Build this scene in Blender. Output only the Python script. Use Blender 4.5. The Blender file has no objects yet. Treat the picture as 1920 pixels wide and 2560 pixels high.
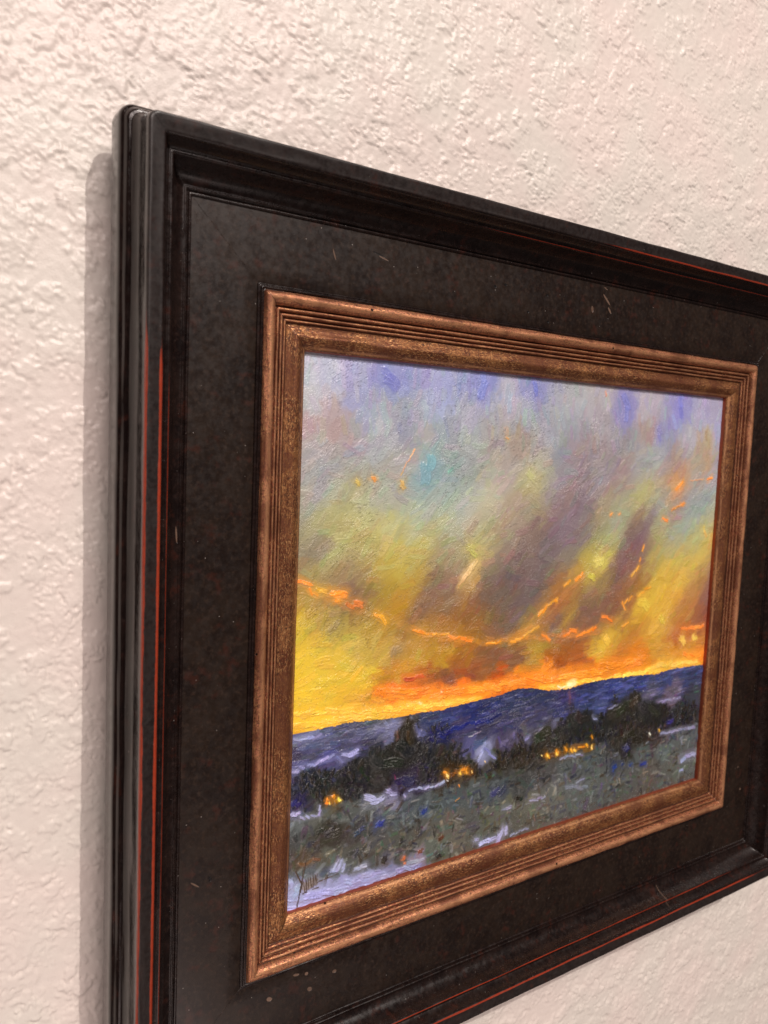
import bpy, math
import numpy as np
from mathutils import Matrix, Vector

MM = 0.001
ZC = 1.5                      # height of the picture's centre above the floor
SC = bpy.context.scene
COL = SC.collection

# ---------------------------------------------------------------- camera, world, lamps, exposure
def P(x, y, h):               # frame coordinates in mm (x right, y up, h out from the wall) -> world metres
    return (x * MM, -h * MM, ZC + y * MM)

cam_d = bpy.data.cameras.new('camera'); cam = bpy.data.objects.new('camera', cam_d); COL.objects.link(cam)
cam_d.sensor_fit = 'VERTICAL'; cam_d.sensor_height = 9.8
cam_d.lens = 9.8 * 1969.50277 / 2560
R = [[0.83262608, 0.04012475, 0.55238014], [0.01350716, 0.99560429, -0.09268035], [-0.55367082, 0.08462916, 0.82842413]]
cp = P(-1.02402777 * 292, 0.28820184 * 292, 0.92984283 * 292)
ax = [Vector((r[0], -r[2], r[1])) for r in R]
m = Matrix.Identity(4)
for i in range(3):
    for j in range(3): m[j][i] = ax[i][j]
    m[i][3] = cp[i]
cam.matrix_world = m
cam_d.clip_start = 0.02; cam_d.clip_end = 50
cam_d.dof.use_dof = True; cam_d.dof.focus_distance = 0.365; cam_d.dof.aperture_fstop = 3.4
SC.camera = cam

w = bpy.data.worlds.new('World'); SC.world = w; w.use_nodes = True
w.node_tree.nodes['Background'].inputs['Color'].default_value = (1.0, 0.84, 0.80, 1)
w.node_tree.nodes['Background'].inputs['Strength'].default_value = 0.03

def lamp(name, kind, loc, target, energy, color, **kw):
    d = bpy.data.lights.new(name, kind); o = bpy.data.objects.new(name, d); COL.objects.link(o)
    o.location = loc; d.energy = energy; d.color = color
    for k, v in kw.items(): setattr(d, k, v)
    o.rotation_euler = (Vector(target) - Vector(loc)).to_track_quat('-Z', 'Y').to_euler()
    return o
lamp('gallery_spot', 'SPOT', P(320, 1950, 2000), P(110, -1020, 0), 152, (1.0, 0.92, 0.84), spot_size=math.radians(70), spot_blend=1.0, shadow_soft_size=0.014)
lamp('ceiling_bounce', 'AREA', P(-350, 1900, 2300), P(0, -150, 0), 66, (1.0, 0.84, 0.79), shape='RECTANGLE', size=2.4, size_y=1.2)
lamp('floor_bounce', 'AREA', P(-400, -1700, 1200), P(0, 0, 0), 12, (1.0, 0.80, 0.74), shape='RECTANGLE', size=2.0, size_y=1.2)

SC.view_settings.view_transform = 'Standard'; SC.view_settings.look = 'None'
SC.view_settings.exposure = 0.12; SC.view_settings.gamma = 1.0
SC.render.engine = 'CYCLES'

PAINT_K = 1.5
# colours and strokes of the picture in mm from its top left corner: x, y, r, g, b / x1, y1, x2, y2, width, r, g, b, opacity
SKY = ('3.7,8.1,168,176,190;14.3,8.9,160,165,195;28.3,8.7,146,150,195;40.8,8.5,126,132,190;53.8,9.3,130,138,192;72,7.9,140,148,200;86.4,8.7,128,135,190;100,6.8,120,128,'
    '195;111.8,9.8,160,160,185;133.3,6.3,122,128,190;145,10.6,150,155,170;159.6,9.6,155,160,165;181.1,8.2,160,155,160;202.9,13.5,125,125,185;221.4,10.2,160,155,170;2'
    '50.7,10.8,130,130,195;274.4,14.3,150,148,185;291.6,20.8,150,150,190;4.2,19.7,165,170,175;13,24.2,165,150,150;5.5,29.6,160,140,140;19.1,30.7,155,138,135;28.8,19.'
    '8,140,145,190;33.1,24.8,150,160,175;43.6,22.5,145,155,165;58.8,19.8,140,150,170;72.5,17.1,145,160,200;89.4,18,150,155,175;109.9,20.7,155,155,160;128.7,19.7,140,'
    '150,165;146,22.9,145,150,160;163.7,22,140,145,155;182.3,21.1,150,145,150;202.7,29,135,135,140;222.9,23.7,150,135,130;237.5,25.4,135,135,175;260.2,26.9,155,155,1'
    '65;275.9,26.3,165,150,125;293.8,38.1,140,145,165;5.8,39.7,160,155,155;19.3,34.1,165,145,138;15.6,41.1,150,145,145;29.5,35.4,150,150,150;39.7,31.5,150,160,165;52'
    '.7,30.9,135,140,160;64,30.5,155,155,150;75.7,31.8,130,140,155;78.5,39.3,135,145,140;92.9,33.1,145,155,155;105.6,32.6,150,145,140;124.3,33.9,156,140,125;138.7,39'
    '.6,150,145,145;153.3,41.3,130,135,150;167.9,34.6,145,130,130;184.1,40.6,140,125,125;4.3,49.8,145,150,155;11.9,46.3,150,150,158;23.9,47.8,145,145,145;36.1,44,145'
    ',150,158;46.9,45.6,150,150,145;60.2,45.3,150,150,145;67.2,47,120,160,165;66.4,53.5,115,155,160;81.5,48.7,135,160,155;94,50.4,135,150,140;104.3,52.3,165,160,140;'
    '117.3,50.1,160,155,150;133.8,49.9,174,170,125;136.8,52,167,166,117;154.2,51.8,135,130,140;172.5,51.6,135,115,120;184.9,49.3,140,130,145;181.1,42.8,140,140,150;2'
    '04.3,44.6,145,125,125;217.5,39.8,145,150,150;231.5,37.2,150,160,155;250.2,39.1,150,130,120;251.8,53.3,190,140,90;281.7,40.8,165,140,110;270.6,48.3,155,150,145;2'
    '91.2,50.6,150,155,160;2.8,59.9,156,155,128;8.4,58.2,140,145,155;18.2,56.5,155,160,130;30.3,54.7,163,155,117;26.4,60,160,162,125;39,60,160,170,150;52.1,61.9,150,'
    '155,150;63.5,63.8,150,170,155;77.4,60.1,145,165,160;89.7,62.1,160,175,165;105,62.1,175,175,150;118.5,66.2,156,140,121;134.8,62.3,156,144,121;155.3,64.5,130,110,'
    '110;173.8,66.8,120,105,115;186.8,69.2,150,140,110;206.5,67.2,150,150,120;223.4,62.7,165,160,110;238.2,65.2,140,145,140;253.7,70.1,150,135,130;272.7,65.4,130,150'
    ',150;293.1,65.6,150,160,140;1.3,73.4,137,133,106;10.8,70.2,163,162,110;22.9,72.2,171,166,106;35.4,74.3,171,166,110;48.2,72.8,171,170,117;61.8,75,167,170,132;73.'
    '6,77.1,163,162,114;85.5,73.6,160,165,145;100.6,73.9,160,155,128;103.7,82,167,162,117;119.2,76.4,145,129,114;136,78.9,130,111,99;156.5,79.4,120,105,115;172,82.1,'
    '125,110,110;181.3,80.1,125,120,95;197.5,78.3,150,155,130;218.3,81.2,120,95,95;222.1,83.6,115,90,100;239.7,79.4,155,150,110;258.9,82.3,150,160,140;279.1,85.3,165'
    ',165,120;295.7,85.8,190,165,90;1.6,82,141,133,110;9.3,82.3,120,110,105;21.3,84.5,163,159,106;35.9,85.1,171,162,103;51.1,85.7,171,162,95;62.4,86.2,174,166,103;76'
    '.4,84.9,152,140,110;91.3,87.4,152,148,110;98.8,85.8,174,166,103;114.8,90.5,134,118,103;131.3,91.2,115,95,90;148.8,94.1,110,95,95;163.9,94.8,120,120,105;179.4,93'
    '.3,170,160,80;192.6,96.2,185,175,85;204.8,101.4,110,85,85;220,97.5,125,95,85;238.1,98.4,165,150,95;260.9,99.5,175,160,90;280.9,100.4,185,165,90;295.8,103.7,140,'
    '115,95;1.1,93.9,142,129,88;9.7,92.7,151,142,98;21.7,93.4,143,126,98;32.2,97.5,124,102,87;40.6,94.4,176,159,73;51.6,95,176,155,69;63,97.6,168,146,71;74.9,100.2,1'
    '29,106,87;84.6,98.8,134,112,97;97.3,101.6,186,155,95;107.8,104.3,110,95,85;123.9,103.2,105,90,85;141.2,108.5,105,90,90;158.7,105.4,150,105,60;170.8,103.9,165,13'
    '0,70;190.5,109.6,150,130,80;211.1,113.3,140,100,70;225.3,114.2,150,110,60;243.1,110.6,195,165,70;262.3,111.8,200,165,75;278.7,115.3,160,120,75;293.8,121.5,125,9'
    '0,85;0.5,102.4,150,125,71;10.2,104.9,150,120,70;24.2,104.2,116,91,81;34.6,105,111,86,76;45.4,105.8,150,125,57;56.7,108.5,165,125,50;68.4,111.3,120,95,75;80.5,11'
    '2.2,115,90,75;98.2,115.6,120,85,60;113.9,114.9,110,90,80;130.7,120.4,105,90,85;145.1,121.6,140,110,70;159.9,120.7,150,100,60;166.7,127.9,170,140,60;181.8,120.3,'
    '115,90,80;198.3,121.6,120,90,75;212.5,127.4,125,90,65;226.5,126.2,200,170,60;248.8,128,205,165,70;264.9,134.3,170,120,65;289.7,139.1,130,80,65;-0.1,114.5,205,17'
    '8,58;10.4,111.9,175,155,75;22.6,116.6,160,140,75;35.2,117.8,165,140,65;46.1,118.8,160,125,50;59.6,120.1,140,100,50;71.6,125.1,170,120,40;86.1,124.5,150,105,45;1'
    '01.4,126,140,100,45;117.4,127.6,120,95,75;134.4,131.3,170,130,60;148.8,130.6,150,105,60;154.6,129,110,90,100;170.2,132.7,130,95,75;186.1,131.9,120,90,75;203.5,1'
    '40.5,185,150,60;220.5,137.5,165,115,55;243.1,144.6,190,150,65;266.4,147,170,105,50;291,149.5,175,120,60;0.3,124.9,205,178,58;9,125.9,210,183,68;21.2,130.8,200,1'
    '73,68;33.6,128.6,180,163,83;44.6,133.6,185,163,78;55.6,131.1,160,135,80;69.7,134.6,170,140,50;82,138,175,140,45;94.6,139.4,150,100,40;113,141.6,120,85,60;129.6,'
    '143.5,125,90,65;143.7,140.9,165,135,55;162.4,149.6,150,85,30;177.9,149.2,150,90,45;194,146.5,200,165,60;208.1,152.7,175,110,45;229.8,157.7,195,100,35;248,154.9,'
    '190,140,60;267.9,159.7,200,140,50;288.7,164.7,215,100,40;-0.2,138.8,210,178,53;11.4,138.6,210,183,63;23.7,142,205,173,58;36.4,143.7,210,178,53;47.3,143.3,175,12'
    '0,40;58.5,142.9,190,140,50;70.5,148.3,150,85,40;85.1,148.3,125,80,60;100.4,150.3,130,80,50;116.6,154.5,180,85,25;133.4,156.8,210,105,30;150.9,157,235,125,30;169'
    '.4,159.4,225,110,30;188.6,159.6,200,95,30;212.3,160.3,215,110,35;230.3,162.6,215,120,35;249.1,164.9,225,175,60;268.4,164.8,225,175,65;284.8,166.8,215,160,60;-0.'
    '8,149.2,210,178,53;11.8,149.4,215,178,58;24.1,151.2,205,168,53;38.9,151.5,205,135,50;52.2,153.5,230,95,30;65.9,151.6,215,80,30;78.2,157.3,225,95,30;93.1,157.5,2'
    '35,100,30;108.9,159.7,240,130,35;57.1,160,235,170,50;71.1,160.2,240,165,45;85.8,160.4,245,175,50;101.1,161.7,235,140,40;-1.5,156.2,215,173,48;12.1,157.5,225,183'
    ',53;24.4,158.6,230,178,58;39.2,159.1,225,173,58;48.2,162.4,225,165,45;-1.4,161.5,190,140,35')
LAND = ('2.7,167.5,95,100,140;14.5,166,80,85,120;28.9,166.7,75,80,105;46.2,166.9,85,90,100;53.1,170.9,110,115,160;2.9,172.9,60,55,85;14.7,173.4,65,65,90;29.2,174.2,60,60'
    ',95;42.1,174.7,55,55,90;3.1,178.3,75,75,115;19,177.8,70,70,120;76.4,169,50,60,105;88.8,169,45,55,110;101.6,169,35,45,110;117.5,167.3,45,55,105;134.1,166.6,45,55'
    ',95;151.8,168.1,45,55,95;170.3,170.8,55,50,95;186.3,170.8,45,55,100;206.4,171.3,45,55,115;231.3,172.4,50,60,120;253.8,173,55,65,120;277.5,173.6,55,65,110;290,17'
    '5.3,50,60,100;79.3,176.4,25,30,95;94.3,176,65,60,95;107.6,180.3,55,55,85;121,178.4,60,60,100;135,178.6,60,60,95;149.6,178.8,60,60,100;164.8,179,55,60,110;180.4,'
    '176.8,50,60,115;197,179.4,60,70,120;217.5,177.7,55,65,120;239.5,180.9,95,90,120;262.5,181.7,100,90,110;287.1,185.3,60,65,75;102.7,185.7,80,80,130;111,191.5,130,'
    '135,175;124.6,189.7,75,70,95;144.5,188.9,85,85,110;159.1,184.8,95,95,125;5.3,186,35,40,60;15.3,188.1,30,35,35;19.6,192.7,50,48,45;3.6,194.7,35,30,75;29.9,191.2,'
    '30,30,30;36.1,186.8,30,32,30;49.2,183.7,35,35,30;61.3,174.3,45,35,20;60.5,182,25,28,30;72.5,184.2,30,32,35;58.9,195.4,30,25,40;70.7,195.8,35,28,50;47.6,196.9,35'
    ',30,25;85,188.6,45,45,35;88,197.4,50,40,25;103.5,198.4,45,42,30;119.6,197.3,50,45,30;136.3,196.2,45,38,25;150.9,194.5,45,38,25;165.8,190.4,40,38,30;174.7,185.1,'
    '42,42,38;184.7,189,35,38,35;198.4,193.7,40,42,45;211.3,186.3,48,46,35;225.2,183.7,45,42,32;240.6,190.9,40,42,40;219.7,199.7,45,40,30;234.4,202.3,45,38,32;252.7,'
    '197.9,42,40,38;272,195.9,48,50,52;284.7,200.5,45,48,52;220.7,209.6,45,42,35;253.5,205.6,60,50,50;3.9,203.8,95,100,90;15.9,203,90,90,75;30.5,204.6,85,88,75;43.6,'
    '205.7,90,92,82;54.7,204.3,120,120,150;6.2,211.7,70,70,60;20.4,213.4,60,55,45;33.1,214.7,70,62,50;43.9,213.5,70,72,75;59.8,213.4,80,88,80;74,212.7,85,92,85;88.9,'
    '211.9,75,82,75;104.3,211.2,80,85,75;120.6,212.6,75,78,70;137.7,214,70,70,60;155.4,213.3,78,75,65;173.9,212.5,85,88,78;193.3,211.6,80,85,75;214.2,215.7,75,75,65;'
    '235.7,214.9,85,88,78;258.6,216.6,90,95,85;278.3,215.1,90,92,82;290.6,214.6,88,92,85;6.5,220.9,85,70,45;20.8,224.8,85,85,65;33.5,224.4,80,78,62;46.7,225.9,85,80,'
    '65;60.3,223.4,80,78,62;74.7,225,85,80,62;89.6,224.6,95,90,72;105.4,228.4,85,85,72;124.2,224.2,95,95,75;144.4,226.6,100,98,78;162.5,226.1,100,100,85;181.4,225.6,'
    '90,90,78;201.3,225.1,88,90,78;222.6,229.6,85,85,72;244.6,229.1,90,85,70;268.1,231.3,90,90,75;284,229.2,90,92,80;8.7,227.1,90,95,90;23.1,231.1,95,100,92;33.8,232'
    '.2,85,85,72;47.1,233.9,80,80,68;60.8,233.6,80,78,65;80,232.5,95,98,80;97.8,232.9,100,95,75;85.6,242.3,90,95,75;111.1,234.1,90,90,70;139.3,236.6,90,88,70;5,235.3'
    ',140,145,180;17.2,238.9,150,155,200;29.8,238.7,150,150,195;42.9,240.6,140,140,185;56.5,240.4,125,125,165;3.2,240.3,150,155,190;70.7,240.3,120,120,150')
RIDGE = ('-2.1,163.3;1,163;14.3,162.8;30.8,162.4;43.8,163.6;57.3,164.5;69,163.8;78.6,164.9;93.6,164;106.5,163.5;119.9,163;130.9,161.2;142.5,162.4;154.5,165.4;170,166.7;18'
    '5.8,165.2;205.9,165.6;230.7,167;245.6,168.2;260.8,166.9;289.9,168;299.6,168.1')
STROKES = ('0.3,97.6,33.8,110.7,5,180,130,60,0.3;33.8,110.7,71.7,126.6,4,180,135,60,0.3;69.3,126.8,118,135.1,3,200,135,50,0.4;118,135.1,144.2,128.4,3,200,140,60,0.4;144.2,1'
    '28.4,176.5,104.3,3,170,120,70,0.4;117.9,133.8,193.1,137.2,3,210,130,50,0.3;193.1,137.2,233,119.5,3,200,145,65,0.3;157.4,163.6,185.8,165.2,3,255,215,90,0.8;161.8'
    ',161.7,179.2,163,4,252,170,50,0.7;-0.7,95,8,98.3,2,235,140,50;6.5,100.3,11.1,102.7,1.5,245,150,50;10,99.3,15,101.4,2.5,215,130,45;17,101.9,24.2,104.6,3.5,240,12'
    '0,40;19.8,105.6,22.2,106.4,2,235,115,35;25.4,107.9,33.4,109.6,3,205,120,45;40.8,114.1,47.1,116.7,2.2,230,130,40;62.5,122.6,69.2,125.2,1.6,245,115,40;69.2,125.6,'
    '83.8,127.5,1,225,120,35;84.4,128.7,98.7,132.2,1.6,245,110,35;108.6,134.9,117.9,134.7,1.1,245,125,35;124.9,135.8,135.9,133.2,1.8,240,130,45;134.5,133.5,144.3,129'
    '.1,1.2,220,130,60;147.6,133.7,153.8,137.6,1.4,240,140,45;163.6,135.3,173.5,134.8,2.2,245,105,40;173.8,137.5,189.6,134.5,1.8,245,110,35;143.8,123.7,150.2,118.8,1'
    '.8,245,125,45;150.2,118.8,158,115.1,1,215,125,50;155.9,116,157.2,116.8,1.5,235,130,40;162,108.9,166.3,105.9,1.4,225,125,45;170.4,106.1,176.4,103.2,1.6,245,120,5'
    '0;193.9,128.1,202.6,131.6,2.2,240,135,45;211.6,135.5,216.6,133.9,1.8,225,130,50;210.2,121.4,213.1,126.3,1.4,240,130,55;212,122.2,218.7,119.2,1.4,235,130,50;223.'
    '9,118.9,229.1,116.9,1.8,240,130,50;229.7,115.7,234.2,113.7,1.5,220,130,50;216.7,106.7,223.2,101.2,2,225,130,50;222.9,98.8,224.1,96.5,1,240,120,50;225.1,92.6,226'
    '.2,88.9,1,245,130,50;241,74,245.9,74.8,1.8,240,140,60;249,68.8,261.6,64.9,1.3,215,140,60;258.2,65.8,260,65.1,1.4,245,150,70;252.2,56.9,258.5,52.1,2.2,240,150,60'
    ';282.1,50.7,286.8,48.6,1.8,245,145,60;265.1,51.3,278.8,50,0.8,210,150,100;195.2,71.5,196.7,70,1.5,235,150,70;202.2,71,203.4,69.9,1.2,225,150,80;184.8,3.3,185.7,'
    '5.8,1,205,140,110;114.6,30.9,116.6,31.8,1.6,225,155,75,0.8;113.5,26.4,115.8,29.2,3,175,150,125,0.5;36.4,51.4,38,52.9,1.8,225,150,70;28.2,52.9,29.5,54.7,2,190,16'
    '5,90;51.5,50.5,59.2,38.2,0.8,215,165,110;52.1,53.6,53.6,56.4,2.8,195,160,90;79.1,48.7,81.5,47.7,1.5,120,170,150;267.5,143.3,289.8,142.7,2.4,240,140,50;271.3,161'
    '.6,289.3,162.5,4,245,112,38;225.9,155.3,234,157,4,225,105,35,0.7;42.2,153,59.1,154.1,3,232,125,45,0.8;43.2,150.7,75.6,153.4,3,240,110,30;58.7,146.7,70.4,146.4,3'
    ',190,85,40;75.7,156.1,100.9,157.7,4,240,105,35;98.3,157.8,125,157.4,3.5,245,125,40;125,157.4,163.2,159.5,4,250,145,40;163.1,159,201.9,159.9,4,242,125,35;195,157'
    '.4,229.8,158.2,4,232,112,35;64,159.1,78.4,160.3,1.6,250,150,40;1.4,159.3,26.5,160.8,3,238,192,60;1.3,154.9,30.6,157.4,2.6,232,188,60;24.4,159,48.2,161.8,4,232,1'
    '82,60;48.1,159.9,76.1,162.3,3,252,192,60;66.4,160.9,96,162.4,2.5,255,202,70;80.9,162.1,106.5,162.9,2,250,185,60;148.4,163.2,179.4,165.3,2,255,190,60;176.1,164.1'
    ',216.3,166,2.5,252,198,65;216.2,165.1,249.2,165.9,3,252,208,75;241.4,163.5,284.7,165.3,3,238,192,80;67.8,159.1,69.2,159.5,1.1,255,222,150;161.5,164.6,166.8,165.'
    '5,1.2,255,240,190;170.5,164.9,173,165.1,1.6,255,242,195;188.4,164.9,191.7,165.1,1,255,218,120;171.7,168.3,172,175.1,2.6,120,75,85,0.4;169.2,164.3,174.8,164.2,2.'
    '2,255,240,170;93.2,85.2,99.1,89.7,4,188,180,92,0.8;99.5,92.7,90.9,101.2,2.5,218,184,125;90.9,101.2,88.2,105.3,1.2,200,160,105;187.5,94.8,191.1,98.4,5,202,192,98'
    ',0.8;181,104.5,185.3,106.1,4,205,195,80,0.8;226,121.4,233.7,125.6,6,215,190,65,0.7;245.7,133.9,249.8,136.7,4,215,188,65,0.7;198.4,140,200.5,144.4,4.5,226,188,72'
    ',0.8;267.2,147.6,270.9,151.5,4,232,192,82,0.8;280.1,147.9,282.1,151.1,3,232,192,82,0.8;281.7,79.9,284.1,86,3,212,176,96,0.8;132.3,47.9,138.5,55.1,5,178,178,125,'
    '0.5;251,13.1,251.1,-2.1,3.5,118,118,190,0.7;201,4.8,203.6,17.9,5,120,120,185,0.7;231.5,21,234.8,27.8,3.5,125,125,180,0.7;99.5,0.1,97.7,11.7,6,115,122,195,0.6;13'
    '1.6,3.4,132.9,9.3,4,112,120,195,0.7;40.6,5.1,46.2,10.8,6,112,118,185,0.6;277.2,20.2,281.3,31,3,172,150,118,0.8;66.9,41.4,65.2,52.6,6,112,158,165,0.7;21.6,115.6,'
    '17.7,119.7,4,150,140,95,0.6;55.6,131.1,52.4,134.5,3.5,140,125,95,0.5;80.6,177.3,89.3,177.2,3,25,32,105;89.2,175.1,115.3,174.7,2.2,30,38,112;113.9,175.1,120.6,17'
    '2.4,2,25,30,90;1.7,165.9,14.5,165.9,1.6,145,150,195;3.7,169.9,35.4,171,2.4,85,88,125,0.7;8.9,178.6,22,176.2,1.5,155,160,205;23.1,177.1,26.5,180.4,1.5,110,115,16'
    '5;26.2,177.4,34,177,2.5,168,172,215;0.8,179.3,7.4,178.7,2,140,145,190;48.4,166.8,53.5,169,1.8,145,150,185;68.4,175.9,69.9,172.8,1.4,155,160,205;107.2,194.9,112.'
    '1,187.4,2.5,160,165,210;111.4,189,118.4,196,2,120,125,180;139.3,189.5,144.4,187.8,1.5,140,145,190;148.8,187,152,185.8,1.4,145,148,185;190.9,185.4,195.2,188.4,1.'
    '5,140,145,180;204.2,183.3,212.7,182.2,1,150,150,190;247.5,185.8,271,186.8,1.5,130,125,160;100.3,181.6,108.1,180,0.8,165,155,175;44,167.8,55.2,168.4,3,125,128,17'
    '2,0.8;65.7,169.6,72,176.2,3.5,95,100,150,0.7;33.2,168.4,48.5,169.2,2.5,95,98,135,0.6;61.3,165.3,61.2,171.5,1.5,46,36,16;61.5,168.8,61.2,176.2,3.4,38,32,16;60.6,'
    '170.7,60.6,178.1,2.6,40,34,18;59.9,175,59.6,182.8,4.5,34,32,22;60,172.1,59.5,179.8,3,38,34,20;62.4,172.5,63.6,178.6,2,105,75,28;55.8,171.4,56.5,175.4,1.5,125,82'
    ',62,0.8;58,177.6,65.3,182.9,6,26,28,28;42.5,182.4,58.5,187.5,6,32,34,28;147.7,191.7,156.4,188.8,6,44,40,26;177.7,183.3,187.8,187.2,5,40,40,34;218,182.6,228.7,18'
    '3,5,46,44,32;232.8,187.3,248.5,194.7,6,42,44,42;20.1,196.2,24.3,198.1,4,150,95,25,0.6;86,198,103.6,199.5,4,150,90,25,0.6;152.9,201.6,192.5,202.5,4,140,85,25,0.6'
    ';220.2,204.7,234.7,205.3,6,38,36,28;204.8,190,218.2,185,5,40,40,32;18.9,195.9,19.5,196.6,1.4,250,150,20;18.7,197.4,19.4,198.1,1.2,250,140,20;21.7,195.2,22.8,196'
    ',1.6,240,150,20;23.4,197.1,24.3,198.1,2,170,120,20;19.9,197.4,20.4,198.5,0.9,255,228,70;25.1,197.1,25.8,198.4,1.2,255,238,90;85.7,196.5,87,197.8,1.8,240,150,20;'
    '87,198.4,87.6,200.2,1.3,255,222,130;87.2,201.3,88.3,202.1,0.9,225,225,225;96.7,197.9,99.8,197.9,2,222,140,20;95.2,198.8,96.3,200.3,1.4,255,205,80;99.1,199.2,100'
    ',200.4,1.1,245,170,40;102.8,199.5,103.6,200.7,0.9,250,215,130;111.6,196.4,112.5,197.4,0.7,250,205,125;95.1,205.4,95.9,206.7,0.8,225,135,30;93.5,213.6,96,212.3,0'
    '.6,240,150,50;152,200.7,152.6,201.5,0.8,250,225,140;156.2,200.8,157.7,204,1.5,225,145,20;156.5,201.6,157.3,202.8,1.1,255,218,90;163.5,200.6,164.9,202.5,1.8,225,'
    '145,20;163.3,201.7,164,203.2,1.3,255,215,85;170.3,199.8,171.8,202.4,1.8,222,142,15;174.6,202,176.3,203.7,1.6,245,178,35;177.5,202.3,178.9,203.7,1.4,255,192,55;1'
    '80.7,202.2,186.5,202.1,1,205,132,20;187.1,201.1,188.2,202.9,1.2,240,165,25;191,196.9,192.5,199,1.3,215,140,25;191.8,202.6,192.1,205,1,255,218,115;242.7,204,243.'
    '7,205.9,1.1,228,228,212;251.7,203.5,253.1,205.2,1.1,245,192,65;39.4,200.5,48.6,203.5,3.2,170,172,215;51.3,199.6,56.9,202,2.4,168,170,212;61.6,202.9,62.6,204.5,1'
    ',160,165,205;63.9,201.8,75.9,202.4,1.5,152,156,200;73.5,203.1,85.7,202,1.5,165,165,205;1.4,199.2,5.7,198.8,2.4,178,180,218;5.8,201.5,15.9,202.6,1.2,150,155,185;'
    '15.3,197.9,15.6,202.6,1.2,155,160,195;167,205.4,185.6,206.9,1.4,132,136,162;253.7,207.1,288.1,207.6,2,138,138,168;275.7,227.6,291,225.3,3,152,152,192;275.7,234.'
    '6,278.9,234.5,1.4,152,158,198;181.1,222.1,187.5,221.1,1.6,132,132,158;173.2,223.4,191.3,225.9,2.6,120,122,142,0.7;145.8,225.1,157,225.8,1.4,142,142,172;126,225.'
    '5,131.6,225.5,2,128,130,152;107.6,237.9,109.8,237.6,2.5,168,170,212;111.6,241.5,122.5,240.6,4,170,172,214;122.6,241.7,127.3,236.7,3,166,168,210;129.2,235.5,128.'
    '7,239.7,2,168,170,212;132.5,241.1,145.5,240.3,1.2,142,144,168;46.2,214.4,49.5,213.7,3,45,65,138;34.4,215.4,39.5,214.4,2.5,48,58,90;72.7,214.4,75.1,214.1,2.5,35,'
    '50,112;117.5,215.1,126.9,214.4,4,50,60,86;220.7,210.1,224.2,209.3,4,40,38,88;211.3,221.4,213.8,219,3,45,60,122;219.2,219.6,220.1,218.8,2,42,55,105;226.1,221.4,2'
    '29,221,1.8,45,60,118;236.5,222.7,241.7,223,2,35,50,122;259.9,200.6,264.6,200.1,3,42,35,98;56.6,194.9,65.9,195.7,5,45,32,80;55.7,191.8,55.9,194.4,0.6,135,32,85;1'
    '.3,194.1,5.6,194.2,3,40,30,95;15.1,209.9,17.3,209.7,3,35,33,28;19.3,213.5,25.6,213.6,5,48,46,37;135.4,221.9,140,222.1,2,30,30,25;50.5,233.4,52.7,232.6,3,45,38,3'
    '0;84.4,231.2,85.9,229.9,2,75,42,22;83,240.1,85.4,239.5,2,30,32,32;62.4,235.6,63.3,234.6,1.8,172,92,50;63.2,238,64.4,238,1.2,202,102,52;69.7,238.8,70.8,238.3,1.6'
    ',142,76,46;71.6,234,74.2,233,2,112,72,50;5.6,223.5,16.6,222.2,2,120,85,45,0.7;0.9,241.1,17.3,241.2,4,162,166,214;1.6,238,15.2,238.7,4,158,164,208;9.2,240.3,34.1'
    ',240,5,160,164,214;25.6,241,52,241.1,4,158,160,208;29.7,237.8,49.6,238.5,3,152,155,200;49.7,240.9,73.2,241.4,3,142,144,182;2.8,229.1,2.4,232.3,2.2,168,174,212;4'
    '.1,236.9,7.3,232.6,3,152,160,192;22.7,231,27.3,229.8,2.5,162,166,204;23.5,229.7,26.3,225.9,1.2,160,165,200;26.3,230.8,27.8,226.7,1.2,165,170,205;28.5,232.6,29.2'
    ',229,1.2,160,165,200;34.9,233.4,41.5,233.1,2,166,168,202;66.2,237.4,75.5,239.5,1.8,148,150,172;8.9,233.8,14.6,233,3.6,118,104,92,0.8;4.3,225.5,7.7,232.7,0.7,62,'
    '46,36;9.3,222.1,7.3,232.6,0.6,66,50,38;7.5,231.9,7,235.9,0.9,60,44,34;7,235.5,5.3,242.8,0.7,62,46,36;8.4,231.1,9.2,236.5,0.5,70,52,38;9.6,230.7,10.2,236.1,0.5,6'
    '6,50,38;10.8,230.3,11.2,235.8,0.5,66,50,38;12,230.3,12.4,235.6,0.5,66,50,38;13.2,230,13.4,235.5,0.5,66,50,38;14.4,230,14.2,234.8,0.5,66,50,38;15.4,229.5,15.2,23'
    '4.2,0.5,66,50,38;8.4,236.9,10.2,236.8,0.6,60,44,34;15.4,233.8,26.6,232.6,0.5,78,62,48;13.1,236.5,16.3,236.2,0.5,66,50,38')

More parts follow.
